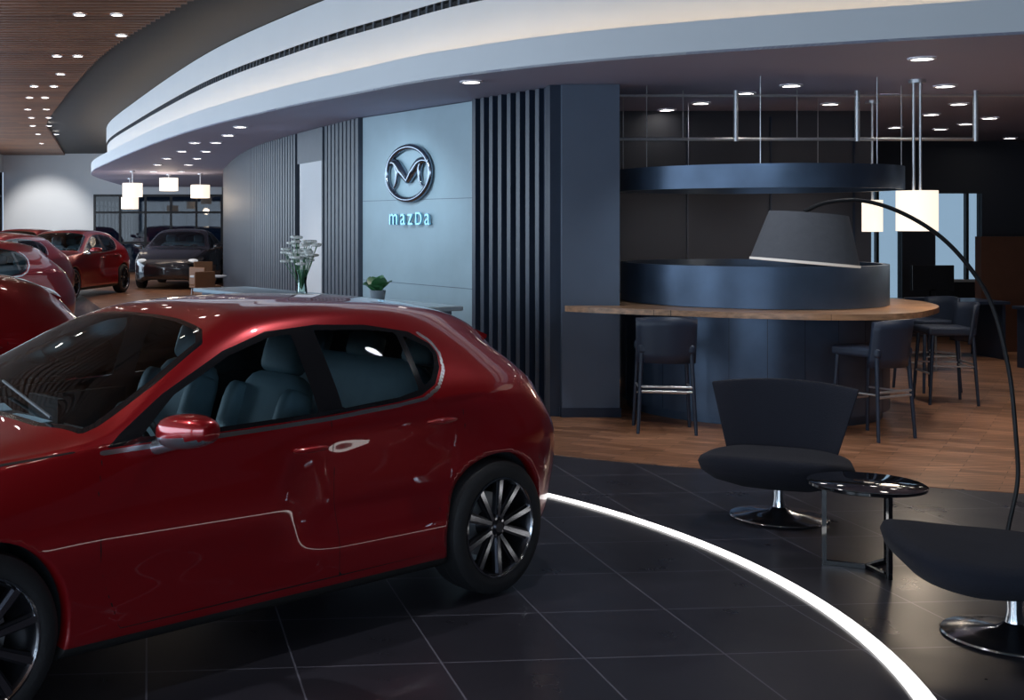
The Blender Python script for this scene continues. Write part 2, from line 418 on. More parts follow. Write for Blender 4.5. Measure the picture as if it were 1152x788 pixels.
def pendant(x,y,zt,w,h,cz=ZL,stem=.012,two=False):
    e=empty('pendant_lamp',(x,y,0))
    g=MB()
    g.lathe([(w/2*.92,zt-h),(w/2,zt-h),(w/2,zt),(w/2*.92,zt)],32)
    g.lathe([(0,zt-h+.02),(w/2*.92,zt-h+.02)],32)
    g.lathe([(0,zt-.02),(w/2*.92,zt-.02)],32)
    g.obj('shade',M['shadeglow'],e,True)
    g=MB(); 
    if two:
        g.cyl((-.03,0,zt),(-.03,0,cz),stem); g.cyl((.03,0,zt),(.03,0,cz),stem)
    else: g.cyl((0,0,zt),(0,0,cz),stem)
    g.lathe([(0,cz-.03),(.07,cz-.03),(.07,cz),(0,cz)],20)
    g.obj('stem',M['steel'],e,True)
    return e
pendant(5.88,11.10,2.08,.34,.36,two=True)
pendant(6.42,13.0,2.03,.20,.33)
for x,y,z in [(-3.12,31.,2.77),(-2.36,33.,2.97),(-1.5,32.5,2.77),(-3.7,36,2.52)]:
    pendant(x,y,z,.5,.34)

def stool(x,y,rot):
    e=empty('bar_stool',(x,y,.004),rot)
    g=MB()
    for sx in(-1,1):
        for sy in(-1,1):
            g.cyl((sx*.235,sy*.22,0),(sx*.20,sy*.18,.70),.014,10,r1=.018)
    g.obj('legs',M['stool'],e,True)
    g=MB()
    for z in(.36,.40):
        g.cyl((-.215,-.20,z),(.215,-.20,z),.011,10)
    g.cyl((-.215,.2,.3),(.215,.2,.3),.010,10); g.cyl((-.215,-.2,.38),(-.215,.2,.38),.009,10); g.cyl((.215,-.2,.38),(.215,.2,.38),.009,10)
    g.obj('footrest',M['steel'],e,True)
    b=box('seat',-.23,.23,-.21,.23,.68,.76,M['stool'],e); bevel(b,.025,3)
    v=[];f=[]; n=10;mz=5
    for k in range(2):
        for j in range(mz+1):
            for i in range(n+1):
                a=(i/n-.5); z=.60+.40*j/mz
                yy=-.22-.05*(j/mz)+.10*(a*2)**2 -(.03 if k else 0)
                v.append((a*(.48+.02*j/mz),yy,z-(.02*(a*2)**2*j/mz)))
    def idx(k,j,i): return k*(mz+1)*(n+1)+j*(n+1)+i
    for j in range(mz):
        for i in range(n):
            f.append((idx(0,j,i),idx(0,j+1,i),idx(0,j+1,i+1),idx(0,j,i+1)))
            f.append((idx(1,j,i),idx(1,j,i+1),idx(1,j+1,i+1),idx(1,j+1,i)))
    for i in range(n):
        f.append((idx(0,mz,i),idx(1,mz,i),idx(1,mz,i+1),idx(0,mz,i+1))); f.append((idx(0,0,i),idx(0,0,i+1),idx(1,0,i+1),idx(1,0,i)))
    for j in range(mz):
        f.append((idx(0,j,0),idx(1,j,0),idx(1,j+1,0),idx(0,j+1,0))); f.append((idx(0,j,n),idx(0,j+1,n),idx(1,j+1,n),idx(1,j,n)))
    add_mesh('backrest',v,f,M['stool'],e,True)
    return e
stool(3.50,10.72,math.radians(-12))
stool(5.15,10.42,math.radians(28))
stool(6.85,12.4,math.radians(80))
stool(7.15,13.3,math.radians(100))

# ------------------------------------------------------------------ lounge chairs
def lounge(x,y,rot):
    e=empty('swivel_lounge_chair',(x,y,0),rot)
    g=MB(); g.lathe([(0,.0),(.275,.0),(.285,.006),(.28,.014),(.2,.03),(.07,.045),(.038,.07),(.03,.12),(.03,.28),(0,.28)],48)
    g.obj('base',M['chrome'],e,True)
    v=[];f=[];n=48
    rings=[(.0,.405),(.5,.40),(.85,.395),(.97,.38),(1.0,.35),(.96,.30),(.8,.25),(.5,.215),(.2,.20),(0,.20)]
    for s,z in rings:
        for i in range(n):
            a=2*math.pi*i/n; c,sn=math.cos(a),math.sin(a)
            k=(abs(c)**3+abs(sn)**3)**(-1/3)
            xx=.42*k*c*s; yy=(.40*k*sn)*s-.10
            wscale=1-.12*(yy+.1)/.4
            lift=.05*max(0,(-yy-.1)/.4)**2
            v.append((xx*wscale,yy,z+lift))
    for r in range(len(rings)-1):
        for i in range(n):
            j=(i+1)%n; f.append((r*n+i,(r+1)*n+i,(r+1)*n+j,r*n+j))
    add_mesh('seat',v,f,M['fabric'],e,True)
    v=[];f=[];n=18;mz=10
    def P(k,j,i):
        u=i/n*2-1; t=j/mz
        wdt=.29+.14*t
        z=.28+.52*t-(.03*u*u*t)
        yy=.24+.16*t-.16*u*u*(1-.3*t)
        th=.055*(1-.35*t)
        if k: yy+=th
        return (u*wdt,yy,z)
    for k in range(2):
        for j in range(mz+1):
            for i in range(n+1): v.append(P(k,j,i))
    def idx(k,j,i): return k*(mz+1)*(n+1)+j*(n+1)+i
    for j in range(mz):
        for i in range(n):
            f.append((idx(0,j,i),idx(0,j,i+1),idx(0,j+1,i+1),idx(0,j+1,i))); f.append((idx(1,j,i),idx(1,j+1,i),idx(1,j+1,i+1),idx(1,j,i+1)))
    for i in range(n):
        f.append((idx(0,mz,i),idx(0,mz,i+1),idx(1,mz,i+1),idx(1,mz,i))); f.append((idx(0,0,i),idx(1,0,i),idx(1,0,i+1),idx(0,0,i+1)))
    for j in range(mz):
        f.append((idx(0,j,0),idx(0,j+1,0),idx(1,j+1,0),idx(1,j,0))); f.append((idx(0,j,n),idx(1,j,n),idx(1,j+1,n),idx(0,j+1,n)))
    o=add_mesh('backrest',v,f,M['fabric'],e,True); bevel(o,.012,3)
    return e
lounge(3.17,7.57,math.radians(-28))
lounge(3.27,5.38,math.radians(-105))
t=empty('side_table',(3.16,6.46,0))
g=MB(); g.lathe([(0,.425),(.27,.425),(.285,.432),(.285,.445),(.275,.45),(0,.45)],48); g.obj('top',M['gloss'],t,True)
g=MB()
for a in (35,155,275):
    a=math.radians(a); c,s=math.cos(a),math.sin(a)
    g.box((.2*c,.2*s,.215),(.022,.022,.43),a)
    g.box((.1*c,.1*s,.012),(.2,.022,.022),a)
    g.box((.1*c,.1*s,.415),(.2,.022,.02),a)
g.obj('legs',M['gloss'],t)
al=empty('arc_floor_lamp',(0,6.6,0))
tube('pole',[(2.90,0,1.857),(3.02,0,1.904),(3.21,0,1.913),(3.42,0,1.847),(3.63,0,1.715),(3.80,0,1.526),(3.905,0,1.33),(3.986,0,1.0),(4.02,0,.67),(4.03,0,.43),(3.985,0,.2),(3.95,0,.02)],.011,M['black'],al)
g=MB(); g.lathe([(0,0),(.17,0),(.175,.01),(.17,.025),(0,.03)],40,c=(3.95,0,0)); g.obj('base',M['black'],al,True)
Rt=Matrix.Rotation(math.radians(5),4,'Y')
g=MB(); g.lathe([(.262,-.135),(.27,-.135),(.195,.125),(0,.13)],48,c=(2.91,0,1.72),M4=Rt); g.obj('shade',M['shade'],al,True)
g=MB(); g.lathe([(.264,-.138),(.258,-.13),(.19,.115),(0,.12)],48,c=(2.91,0,1.72),M4=Rt)
g.lathe([(.262,-.14),(.272,-.14),(.272,-.128),(.262,-.128)],48,c=(2.91,0,1.72),M4=Rt)
g.obj('shade_lining',M['shadein'],al,True)

# ------------------------------------------------------------------ sign
n=Vector((-.908,-.418,0)); u=Vector((.418,-.908,0))
sg=empty('wall_logo',(1.727,14.05,0)); 
Mx=Matrix((( u.x,0,n.x,0),(u.y,0,n.y,0),(0,1,0,0),(0,0,0,1)))
sg.matrix_world=Matrix.Translation(Vector((1.727,14.05,2.35))+n*.03)@Mx
pts=[(.46*math.cos(a),.30*math.sin(a),0) for a in [2*math.pi*i/24 for i in range(24)]]
tube('oval',pts,.034,M['satin'],sg,True)
for s,nm in ((-1,'left'),(1,'right')):
    tube('wing_'+nm,[(s*.425,.10,.0),(s*.34,.135,0),(s*.235,.115,0),(s*.12,.02,0),(0,-.085,0)],.05,M['satin'],sg,rad=[.25,.7,1,1.15,.8])
    tube('tail_'+nm,[(s*.27,.105,0),(s*.235,.02,0),(s*.265,-.11,0),(s*.36,-.18,0)],.034,M['satin'],sg,rad=[1,.9,.6,.3])
cu=bpy.data.curves.new('letters','FONT'); cu.body='mazDa'; cu.size=.27; cu.extrude=.012; cu.align_x='CENTER'; cu.space_character=1.32
cu.small_caps_scale=.76; cu.body='mazda'
try: cu.body_format[3].use_small_caps=True
except Exception: pass
cu.materials.append(M['letters'])
lt=bpy.data.objects.new('letters',cu); COL.objects.link(lt); lt.parent=sg; lt.location=(.02,-.58,0)

# ------------------------------------------------------------------ reception desk, vase, plant
A=Vector((-.4,13.3)); B=Vector((1.42,10.15)); dv=(B-A); L=dv.length; ang=math.atan2(dv.y,dv.x); mid=(A+B)/2
rd=empty('reception_desk',(mid.x,mid.y,.004),ang)
box('body',-L/2+.05,L/2-.05,-.25,.25,0,1.06,M['pillar'],rd,.01)
b=box('worktop',-L/2,L/2,-.33,.33,1.06,1.10,M['desktop'],rd,.01)
fv=empty('flower_vase',(.42,11.9,1.105))
g=MB(); g.lathe([(0,0),(.05,0),(.055,.02),(.045,.12),(.06,.24),(.055,.24),(.04,.12),(.045,.03),(0,.02)],24); g.obj('vase',M['vglass'],fv,True)
g=MB()
for i in range(40):
    a=random.random()*6.28; r=random.uniform(.02,.19); h=random.uniform(.34,.56)-r*.3
    p=(r*math.cos(a),r*math.sin(a),h)
    g.cyl((0,0,.05),p,.003,5,mi=1)
    for k in range(5):
        b_=a+k*1.256; q=(p[0]+.024*math.cos(b_),p[1]+.024*math.sin(b_),p[2]+.01)
        g.lathe([(0,-.014),(.024,-.004),(.024,.010),(0,.018)],6,c=q,mi=0)
g.obj('flowers',[M['petal'],M['leaf']],fv)
def leaf(g,base,dirv,L,w,mi=0,droop=.3):
    n=8; d=Vector(dirv).normalized(); side=d.cross(Vector((0,0,1))); 
    if side.length<.1: side=Vector((1,0,0))
    side.normalize(); v=[];f=[]
    for i in range(n+1):
        t=i/n; c=Vector(base)+d*L*t+Vector((0,0,-droop*L*t*t)); ww=w*math.sin(math.pi*min(1,t*.93+.04))**.8
        v+=[c-side*ww/2,c+Vector((0,0,-.01)),c+side*ww/2]
    for i in range(n):
        f+=[(3*i,3*i+3,3*i+4,3*i+1),(3*i+1,3*i+4,3*i+5,3*i+2)]
    g.add(v,f,mi)
def plant(name,x,y,z,s,n=9):
    e=empty(name,(x,y,z))
    g=MB(); g.lathe([(0,0),(.07*s,0),(.09*s,.13*s),(.08*s,.13*s),(.07*s,.11*s),(0,.11*s)],24); g.obj('pot',M['pot'],e,True)
    g=MB()
    for i in range(n):
        a=i*2.4; el=random.uniform(.8,1.4)
        leaf(g,(0,0,.10*s),(math.cos(a)*math.cos(el),math.sin(a)*math.cos(el),math.sin(el)),random.uniform(.2,.36)*s,.17*s)
    g.obj('leaves',M['leaf'],e,True)
plant('potted_plant',1.04,10.8,1.105,.8)

def desk(x,y,w,dp,rot=0.):
    e=empty('office_desk',(x,y,.004),rot)
    box('top',-w/2,w/2,-dp/2,dp/2,.72,.76,M['fin'],e,.005)
    for sx in(-1,1): box('leg',sx*(w/2-.06)-.02,sx*(w/2-.06)+.02,-dp/2+.04,dp/2-.04,0,.72,M['fin'],e)
    box('monitor_stand',-.03,.03,-.02,.02,.76,.9,M['monitor'],e)
    box('monitor',-.28,.28,-.02,.02,.88,1.22,M['monitor'],e,.005)
    return e
desk(9.0,16.6,1.6,.8); desk(10.3,15.2,1.8,.8,.2)
def side_chair(x,y,rot,m):
    e=empty('side_chair',(x,y,.004),rot)
    b=box('seat',-.24,.24,-.24,.24,.42,.48,m,e,.02)
    b=box('backrest',-.23,.23,.20,.25,.48,.86,m,e,.02)
    g=MB()
    for sx in(-1,1):
        for sy in(-1,1): g.cyl((sx*.22,sy*.22,0),(sx*.19,sy*.19,.43),.012,8)
    g.obj('legs',M['steel'],e,True)
for x,y,r,m in [(-.88,23.4,.6,M['orange']),(-1.1,26.0,2.4,M['orange']),(-1.25,29.3,.2,M['orange']),(8.3,15.3,.4,M['stool']),(9.9,13.6,2.,M['stool']),(8.0,17.8,3.,M['stool'])]:
    side_chair(x,y,r,m)
def rtable(x,y):
    e=empty('round_table',(x,y,.004)); g=MB()
    g.lathe([(0,.70),(.36,.70),(.37,.72),(.36,.735),(0,.735)],40); g.obj('top',M['white'],e,True)
    g=MB(); g.lathe([(0,0),(.24,0),(.24,.015),(.03,.03),(.03,.70),(0,.70)],32); g.obj('pedestal',M['steel'],e,True)
rtable(-.98,24.7)

# ------------------------------------------------------------------ CAR
def pchip(xs,ys,xq):
    xs=np.array(xs,float); ys=np.array(ys,float); h=np.diff(xs); dl=np.diff(ys)/h
    d=np.zeros_like(ys)
    for i in range(1,len(xs)-1):
        if dl[i-1]*dl[i]>0:
            w1=2*h[i]+h[i-1]; w2=h[i]+2*h[i-1]; d[i]=(w1+w2)/(w1/dl[i-1]+w2/dl[i])
    d[0]=dl[0]; d[-1]=dl[-1]
    k=np.clip(np.searchsorted(xs,xq)-1,0,len(xs)-2); t=(xq-xs[k])/h[k]
    return (2*t**3-3*t**2+1)*ys[k]+(t**3-2*t**2+t)*h[k]*d[k]+(-2*t**3+3*t**2)*ys[k+1]+(t**3-t**2)*h[k]*d[k+1]
ST=[ # x, wS,wM,wB,zb,yr,zr,zt,zlo
(-2.03,.52,.60,.48,.72,.38,.75,.76,.34),
(-1.99,.62,.70,.58,.84,.46,.885,.90,.28),
(-1.915,.68,.765,.65,.91,.50,.985,1.02,.25),
(-1.82,.73,.812,.71,.955,.52,1.055,1.13,.23),
(-1.72,.775,.852,.765,.985,.53,1.135,1.25,.21),
(-1.58,.805,.878,.81,.995,.54,1.215,1.335,.19),
(-1.3,.83,.894,.848,.99,.565,1.295,1.392,.18),
(-.9,.83,.882,.848,.975,.582,1.342,1.427,.18),
(-.5,.83,.878,.846,.96,.592,1.36,1.438,.18),
(-.1,.83,.878,.844,.95,.605,1.345,1.42,.18),
(.15,.83,.879,.842,.945,.628,1.285,1.365,.18),
(.5,.83,.881,.838,.935,.69,1.135,1.215,.18),
(.85,.83,.884,.833,.925,.76,.985,1.045,.18),
(1.05,.83,.888,.828,.915,.74,.955,.985,.18),
(1.36,.84,.892,.82,.895,.70,.93,.955,.18),
(1.6,.83,.878,.80,.87,.66,.905,.925,.18),
(1.9,.79,.83,.74,.80,.60,.84,.86,.18),
(2.15,.68,.71,.63,.70,.48,.74,.755,.20),
(2.27,.52,.54,.47,.62,.35,.65,.66,.28)]
def sdf_poly(P,Q):
    P=np.asarray(P,float); d=np.full(len(Q),9.); ins=np.zeros(len(Q),bool)
    for i in range(len(P)):
        a=P[i]; b=P[(i+1)%len(P)]; e=b-a; w=Q-a
        t=np.clip((w@e)/max(e@e,1e-12),0,1); dd=np.linalg.norm(w-t[:,None]*e,axis=1); d=np.minimum(d,dd)
        c=((a[1]>Q[:,1])!=(b[1]>Q[:,1]))
        den=(b[1]-a[1]) if abs(b[1]-a[1])>1e-12 else 1e-12
        ins^= c & (Q[:,0]<(b[0]-a[0])*(Q[:,1]-a[1])/den+a[0])
    return np.where(ins,-d,d)
def d_line(P,Q):
    P=np.asarray(P,float); d=np.full(len(Q),9.)
    for i in range(len(P)-1):
        a=P[i]; e=P[i+1]-a; w=Q-a; t=np.clip((w@e)/(e@e),0,1)
        d=np.minimum(d,np.linalg.norm(w-t[:,None]*e,axis=1))
    return d
def sstep(t):
    t=np.clip(t,0,1); return t*t*(3-2*t)
def car_shell():
    NX=300; NT=130
    T=np.array(ST)
    xs=np.linspace(T[0,0],2.27,NX)
    cols=[pchip(T[:,0],T[:,k],xs) for k in range(1,9)]
    dx=xs[1]-xs[0]; K=int(.2/dx); ker=np.exp(-.5*(np.arange(-K,K+1)*dx/.06)**2); ker/=ker.sum()
    sm=[]
    for c in cols:
        ce=np.concatenate([2*c[0]-c[K:0:-1],c,2*c[-1]-c[-2:-K-2:-1]])
        s=np.convolve(ce,ker,'valid'); 
        wgt=np.clip(np.minimum(xs-xs[0],xs[-1]-xs)/.25,0,1); sm.append(c*(1-wgt)+s*wgt)
    wS,wM,wB,zb,yr,zr,zt,zlo=sm
    tk=np.array([0,.5,1.2,2.2,3.1,4.0,5.0,6.0,6.7,7.8,9.3])
    Y=np.stack([wS*.86,wS,.55*wM+.45*wS+.008,wM,wM*.985,wB,(wB+yr)/2+.012,yr,yr*.84,yr*.48,0*yr],1)
    hz=zb-zlo
    Z=np.stack([zlo-.02,zlo+.02,zlo+.22*hz,zlo+.53*hz,zlo+.78*hz,zb,(zb+zr)/2+.012,zr,zr+(zt-zr)*.55,zr+(zt-zr)*.88,zt],1)
    tq=np.linspace(0,tk[-1],NT)
    def herm(A):
        n=len(tk); D=np.zeros_like(A)
        for i in range(n):
            if i==0: D[:,0]=(A[:,1]-A[:,0])/(tk[1]-tk[0])
            elif i==n-1: D[:,i]=0 if A is Z else (A[:,i]-A[:,i-1])/(tk[i]-tk[i-1])
            else:
                h0=tk[i]-tk[i-1];h1=tk[i+1]-tk[i]
                D[:,i]=((A[:,i]-A[:,i-1])/h0*h1+(A[:,i+1]-A[:,i])/h1*h0)/(h0+h1)
        k=np.clip(np.searchsorted(tk,tq)-1,0,n-2); h=(tk[k+1]-tk[k]); t=(tq-tk[k])/h
        return (2*t**3-3*t**2+1)*A[:,k]+(t**3-2*t**2+t)*h*D[:,k]+(-2*t**3+3*t**2)*A[:,k+1]+(t**3-t**2)*h*D[:,k+1]
    YY=herm(Y); ZZ=herm(Z)
    XX=xs[:,None]
    # sculpted door surface: recess above a low shoulder, growing toward the rear door
    Sx=sstep((.12-XX)/.50)*(1-sstep((-1.05-XX)/.45))
    Gz=np.where(ZZ<.60,np.exp(-((ZZ-.60)/.155)**2),np.exp(-((ZZ-.60)/.27)**2))
    YY=YY-.056*Sx*Gz*(ZZ<.97)
    # slightly fuller lower front door
    YY=YY-.010*(1-Sx)*sstep((1.2-XX)/.4)*np.exp(-((ZZ-.44)/.10)**2)
    W2=2*NT-1
    V=np.zeros((NX,W2,3)); V[:,:,0]=xs[:,None]
    V[:,:NT,1]=YY; V[:,:NT,2]=ZZ
    V[:,NT:,1]=-YY[:,::-1][:,1:]; V[:,NT:,2]=ZZ[:,::-1][:,1:]
    V=V.reshape(-1,3)
    Rr=.362
    def rem(c):
        return any(math.hypot(c[0]-wx,c[2]-.325)<Rr for wx in(1.3625,-1.3625))
    rv=set(); keep=[]
    for i in range(NX-1):
        for j in range(W2-1):
            q=(i*W2+j,(i+1)*W2+j,(i+1)*W2+j+1,i*W2+j+1)
            c=V[list(q)].mean(0)
            if abs(c[1])>.5 and c[2]<.75 and rem(c): rv.update(q)
            else: keep.append(q)
    used=set(); 
    for q in keep: used.update(q)
    snap=rv&used
    for k in snap:
        p=V[k].copy()
        for wx in(1.3625,-1.3625):
            dd=math.hypot(p[0]-wx,p[2]-.325)
            if dd<Rr+.06 and dd>.2:
                V[k,0]=wx+(p[0]-wx)*Rr/dd; V[k,2]=.325+(p[2]-.325)*Rr/dd
    bm=bmesh.new(); vs=[bm.verts.new(p) for p in V]; bm.verts.ensure_lookup_table()
    for q in keep: bm.faces.new([vs[k] for k in q])
    bm.faces.new([vs[j] for j in range(W2)]); bm.faces.new([vs[(NX-1)*W2+j] for j in range(W2)][::-1])
    sv=set(vs[k] for k in snap)
    ed=[e for e in bm.edges if e.is_boundary and e.verts[0] in sv and e.verts[1] in sv]
    r=bmesh.ops.extrude_edge_only(bm,edges=ed)
    for q in r['geom']:
        if isinstance(q,bmesh.types.BMVert): q.co.y-= .06*(1 if q.co.y>0 else -1)
    bmesh.ops.delete(bm,geom=[v for v in bm.verts if not v.link_faces],context='VERTS')
    bmesh.ops.recalc_face_normals(bm,faces=bm.faces)
    bm.faces.ensure_lookup_table()
    top=max(bm.faces,key=lambda f:f.calc_center_median().z)
    if top.normal.z<0: bmesh.ops.reverse_faces(bm,faces=bm.faces)
    me=bpy.data.meshes.new('car_body'); bm.to_mesh(me); bm.free()
    me.polygons.foreach_set('use_smooth',[True]*len(me.polygons))
    n=len(me.vertices); co=np.zeros(n*3); me.vertices.foreach_get('co',co); co=co.reshape(-1,3)
    S=co[:,[0,2]]; TP=np.stack([co[:,0],np.abs(co[:,1])],1); FR=np.stack([np.abs(co[:,1]),co[:,2]],1)
    dlo=[(.82,.945),(.2,.955),(-.3,.963),(-.72,.985),(-.86,1.0),(-.97,1.04),(-1.05,1.11),(-1.085,1.17),(-1.07,1.215),(-.97,1.275),(-.7,1.32),(-.4,1.335),(-.1,1.32),(.15,1.255),(.5,1.11),(.74,.99)]
    ddlo=sdf_poly(dlo,S)
    fw=[(.66,.968),(.2,.973),(-.235,.98),(-.235,1.305),(-.1,1.295),(.13,1.235),(.45,1.105),(.63,.99)]
    rw=[(-.375,.985),(-.72,1.004),(-.855,1.025),(-.875,1.275),(-.7,1.298),(-.4,1.312),(-.375,1.312)]
    qw=[(-.895,1.04),(-.96,1.065),(-1.03,1.13),(-1.055,1.17),(-1.045,1.20),(-.915,1.260)]
    gl=np.minimum(np.minimum(sdf_poly(fw,S),sdf_poly(rw,S)),sdf_poly(qw,S))
    ws=sdf_poly([(.96,-1),(.93,.5),(.86,.71),(.80,.71),(.5,.655),(.22,.585),(.16,.50),(.13,.3),(.12,-1)],TP)
    hg=sdf_poly([(-1.75,-1),(-1.75,.44),(-1.79,.46),(-1.93,.44),(-1.94,-1)],TP)
    wsg=np.minimum(ws,hg)
    seam=[[(.84,.92),(.885,.75),(.87,.5),(.78,.27)],[(-.30,.96),(-.335,.7),(-.335,.27)],[(-1.0,1.03),(-1.12,.92),(-1.15,.78),(-1.08,.62),(-.97,.48),(-.90,.27)],[(.78,.27),(-.90,.27)],[(-1.66,.54),(-1.68,.70),(-1.78,.80),(-2.0,.80)],
          [(.95,.945),(1.3,.925),(1.6,.89),(1.9,.81),(2.1,.72)],[(1.70,.45),(1.75,.62),(1.85,.70)]]
    ds=np.full(n,9.)
    for s in seam: ds=np.minimum(ds,d_line(s,S))
    chrome=d_line([(.84,.930),(.2,.941),(-.3,.949),(-.72,.970),(-.88,.986),(-.985,1.026),(-1.07,1.10),(-1.103,1.17),(-1.085,1.225),(-1.03,1.265)],S)
    lamp=np.where(co[:,0]>0,sdf_poly([(1.78,.735),(2.02,.66),(2.26,.62),(2.26,.70),(2.05,.745),(1.8,.77)],S),sdf_poly([(-1.74,.955),(-1.83,.86),(-2.06,.80),(-2.06,.92),(-1.95,.95),(-1.83,.985)],S))
    grl=np.where(co[:,0]>2.0,sdf_poly([(-1,.36),(.42,.36),(.52,.45),(.46,.62),(-1,.60)],FR),.5)
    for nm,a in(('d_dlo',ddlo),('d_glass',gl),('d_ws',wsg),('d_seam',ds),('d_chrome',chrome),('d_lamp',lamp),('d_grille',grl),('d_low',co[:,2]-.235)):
        at=me.attributes.new(nm,'FLOAT','POINT'); at.data.foreach_set('value',a.astype(np.float32))
    return me
def paint_mat(name,col,metal=.5,lampc=(.06,.002,.002)):
    m,nt,b=nmat(name); out=nt.nodes['Material Output']
    b.inputs['Base Color'].default_value=(*col,1); b.inputs['Metallic'].default_value=metal; b.inputs['Roughness'].default_value=.30
    b.inputs['Coat Weight'].default_value=1; b.inputs['Coat Roughness'].default_value=.01; b.inputs['Coat IOR'].default_value=1.8
    def attr(n):
        a=nt.nodes.new('ShaderNodeAttribute'); a.attribute_name=n; return a.outputs['Fac']
    def less(n,v):
        q=nt.nodes.new('ShaderNodeMath'); q.operation='LESS_THAN'; q.inputs[1].default_value=v
        nt.links.new(attr(n),q.inputs[0]); return q.outputs[0]
    def pr(c,r,mt=0,coat=0):
        p=nt.nodes.new('ShaderNodeBsdfPrincipled'); p.inputs['Base Color'].default_value=(*c,1); p.inputs['Roughness'].default_value=r
        p.inputs['Metallic'].default_value=mt; p.inputs['Coat Weight'].default_value=coat; return p.outputs[0]
    def mix(fac,a,b2):
        x=nt.nodes.new('ShaderNodeMixShader'); nt.links.new(fac,x.inputs[0]); nt.links.new(a,x.inputs[1]); nt.links.new(b2,x.inputs[2]); return x.outputs[0]
    t=nt.nodes.new('ShaderNodeBsdfTransparent'); t.inputs[0].default_value=(.82,.92,.95,1)
    gg=nt.nodes.new('ShaderNodeBsdfGlossy'); gg.inputs['Roughness'].default_value=.02
    fr=nt.nodes.new('ShaderNodeFresnel'); fr.inputs[0].default_value=1.5
    glass=mix(fr.outputs[0],t.outputs[0],gg.outputs[0])
    black=pr((.01,.01,.012),.12,0,1)
    geo=nt.nodes.new('ShaderNodeNewGeometry')
    s=b.outputs[0]
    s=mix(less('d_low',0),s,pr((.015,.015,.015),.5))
    s=mix(less('d_seam',.0032),s,pr((.01,.002,.002),.7))
    s=mix(less('d_lamp',0),s,pr(lampc,.1,.2,1))
    s=mix(less('d_grille',0),s,pr((.006,.006,.007),.35))
    s=mix(less('d_dlo',0),s,black)
    s=mix(less('d_chrome',.009),s,pr((.85,.87,.9),.28,1))
    s=mix(less('d_ws',.018),s,black)
    s=mix(geo.outputs['Backfacing'],s,pr((.10,.13,.14),.7))
    s=mix(less('d_glass',0),s,glass)
    s=mix(less('d_ws',-.012),s,glass)
    nt.links.new(s,out.inputs[0])
    return m
body_me=car_shell()
RCOL=(.36,.005,.010)
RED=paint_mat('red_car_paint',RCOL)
DARK=paint_mat('dark_car_paint',(.02,.022,.028),.5,(.1,.1,.1))

RY=Matrix.Rotation(math.radians(-90),4,'X')
def wheel_mesh():
    g=MB()
    g.lathe([(.234,-.10),(.262,-.109),(.295,-.106),(.318,-.088),(.3245,-.06),(.325,-.002),(.320,0),(.325,.002),(.3245,.06),(.318,.088),(.295,.106),(.262,.109),(.238,.10)],64,mi=0,M4=RY)
    g.lathe([(.240,.104),(.232,.106),(.226,.098)],64,mi=2,M4=RY)
    g.lathe([(.226,.098),(.218,.085),(.212,.05),(.205,-.09),(.234,-.10)],64,mi=1,M4=RY)
    g.lathe([(0,-.03),(.15,-.03),(.155,-.02),(.155,-.005),(0,-.005)],48,mi=3,M4=RY)
    g.lathe([(0,.094),(.026,.094),(.032,.084)],24,mi=1,M4=RY)
    g.lathe([(.032,.084),(.055,.080),(.062,.05),(.062,-.03)],30,mi=1,M4=RY)
    for k in range(5):
        for sg_ in(-1,1):
            a0=math.radians(90+72*k+sg_*10); a1=math.radians(90+72*k+sg_*17)
            for mi,dy,ws in((2,0.,.010),(1,-.012,.019)):
                p0=Vector((.045*math.cos(a0),0,.045*math.sin(a0))); p1=Vector((.228*math.cos(a1),0,.228*math.sin(a1)))
                d=(p1-p0).normalized(); s=Vector((-d.z,0,d.x))
                y0=.084+dy;y1=.102+dy; th=.02
                v=[]
                for p,y,w in((p0,y0,ws*.9),(p1,y1,ws*1.3)):
                    for q,yy in((-1,y-th),(1,y-th),(1,y),(-1,y)): v.append(p+s*w*q+Vector((0,yy,0)))
                g.add(v,[(0,1,2,3),(4,7,6,5),(0,4,5,1),(1,5,6,2),(2,6,7,3),(3,7,4,0)],mi)
        a=math.radians(90+36+72*k); g.cyl((.042*math.cos(a),.06,.042*math.sin(a)),(.042*math.cos(a),.084,.042*math.sin(a)),.007,8,mi=2)
    return g.obj('wheel_tmp',[M['rubber'],M['rimdark'],M['rimface'],M['steel']],None,True)
_w=wheel_mesh(); wheel_me=_w.data; bpy.data.objects.remove(_w)
def ellip(g,c,s,n=24,mi=0):
    prof=[(math.sin(math.pi*i/14),-math.cos(math.pi*i/14)) for i in range(15)]
    g.lathe(prof,n,c=c,mi=mi,M4=Matrix.Diagonal((s[0],s[1],s[2],1)))
def mirror_me():
    g=MB()
    for sd in(1,-1):
        v=[];f=[];n=24;m_=14
        for j in range(m_+1):
            ph=math.pi*j/m_
            for i in range(n):
                a=2*math.pi*i/n; r=math.sin(ph)**.6
                c,s=math.cos(a),math.sin(a); k=(abs(c)**2.6+abs(s)**2.6)**(-1/2.6)
                q=-math.cos(ph)
                yy=q*.125; xx=r*k*c*.085*(1-.15*q); zz=r*k*s*.066*(1-.12*q)
                if xx<-.045: xx=-.045
                v.append((.56+xx-.02*q,sd*(1.0+yy),1.005+zz+.012*q))
        ff=[(j*n+i,(j+1)*n+i,(j+1)*n+(i+1)%n,j*n+(i+1)%n) for j in range(m_) for i in range(n)]
        top=[q for q in ff if sum(v[k][2] for k in q)/4>.985]; bot=[q for q in ff if q not in top]
        g.add(v,top,0); g.add(v,bot,1)
        g.cyl((.60,sd*.83,.925),(.575,sd*.96,.96),.030,12,mi=1,r1=.024)
    return g
def handles(g):
    for sd in(1,-1):
        for x,z,yv in((-.17,.835,.862),(-.98,.875,.856)):
            ellip(g,(x,sd*yv,z),(.10,.024,.015),mi=0)
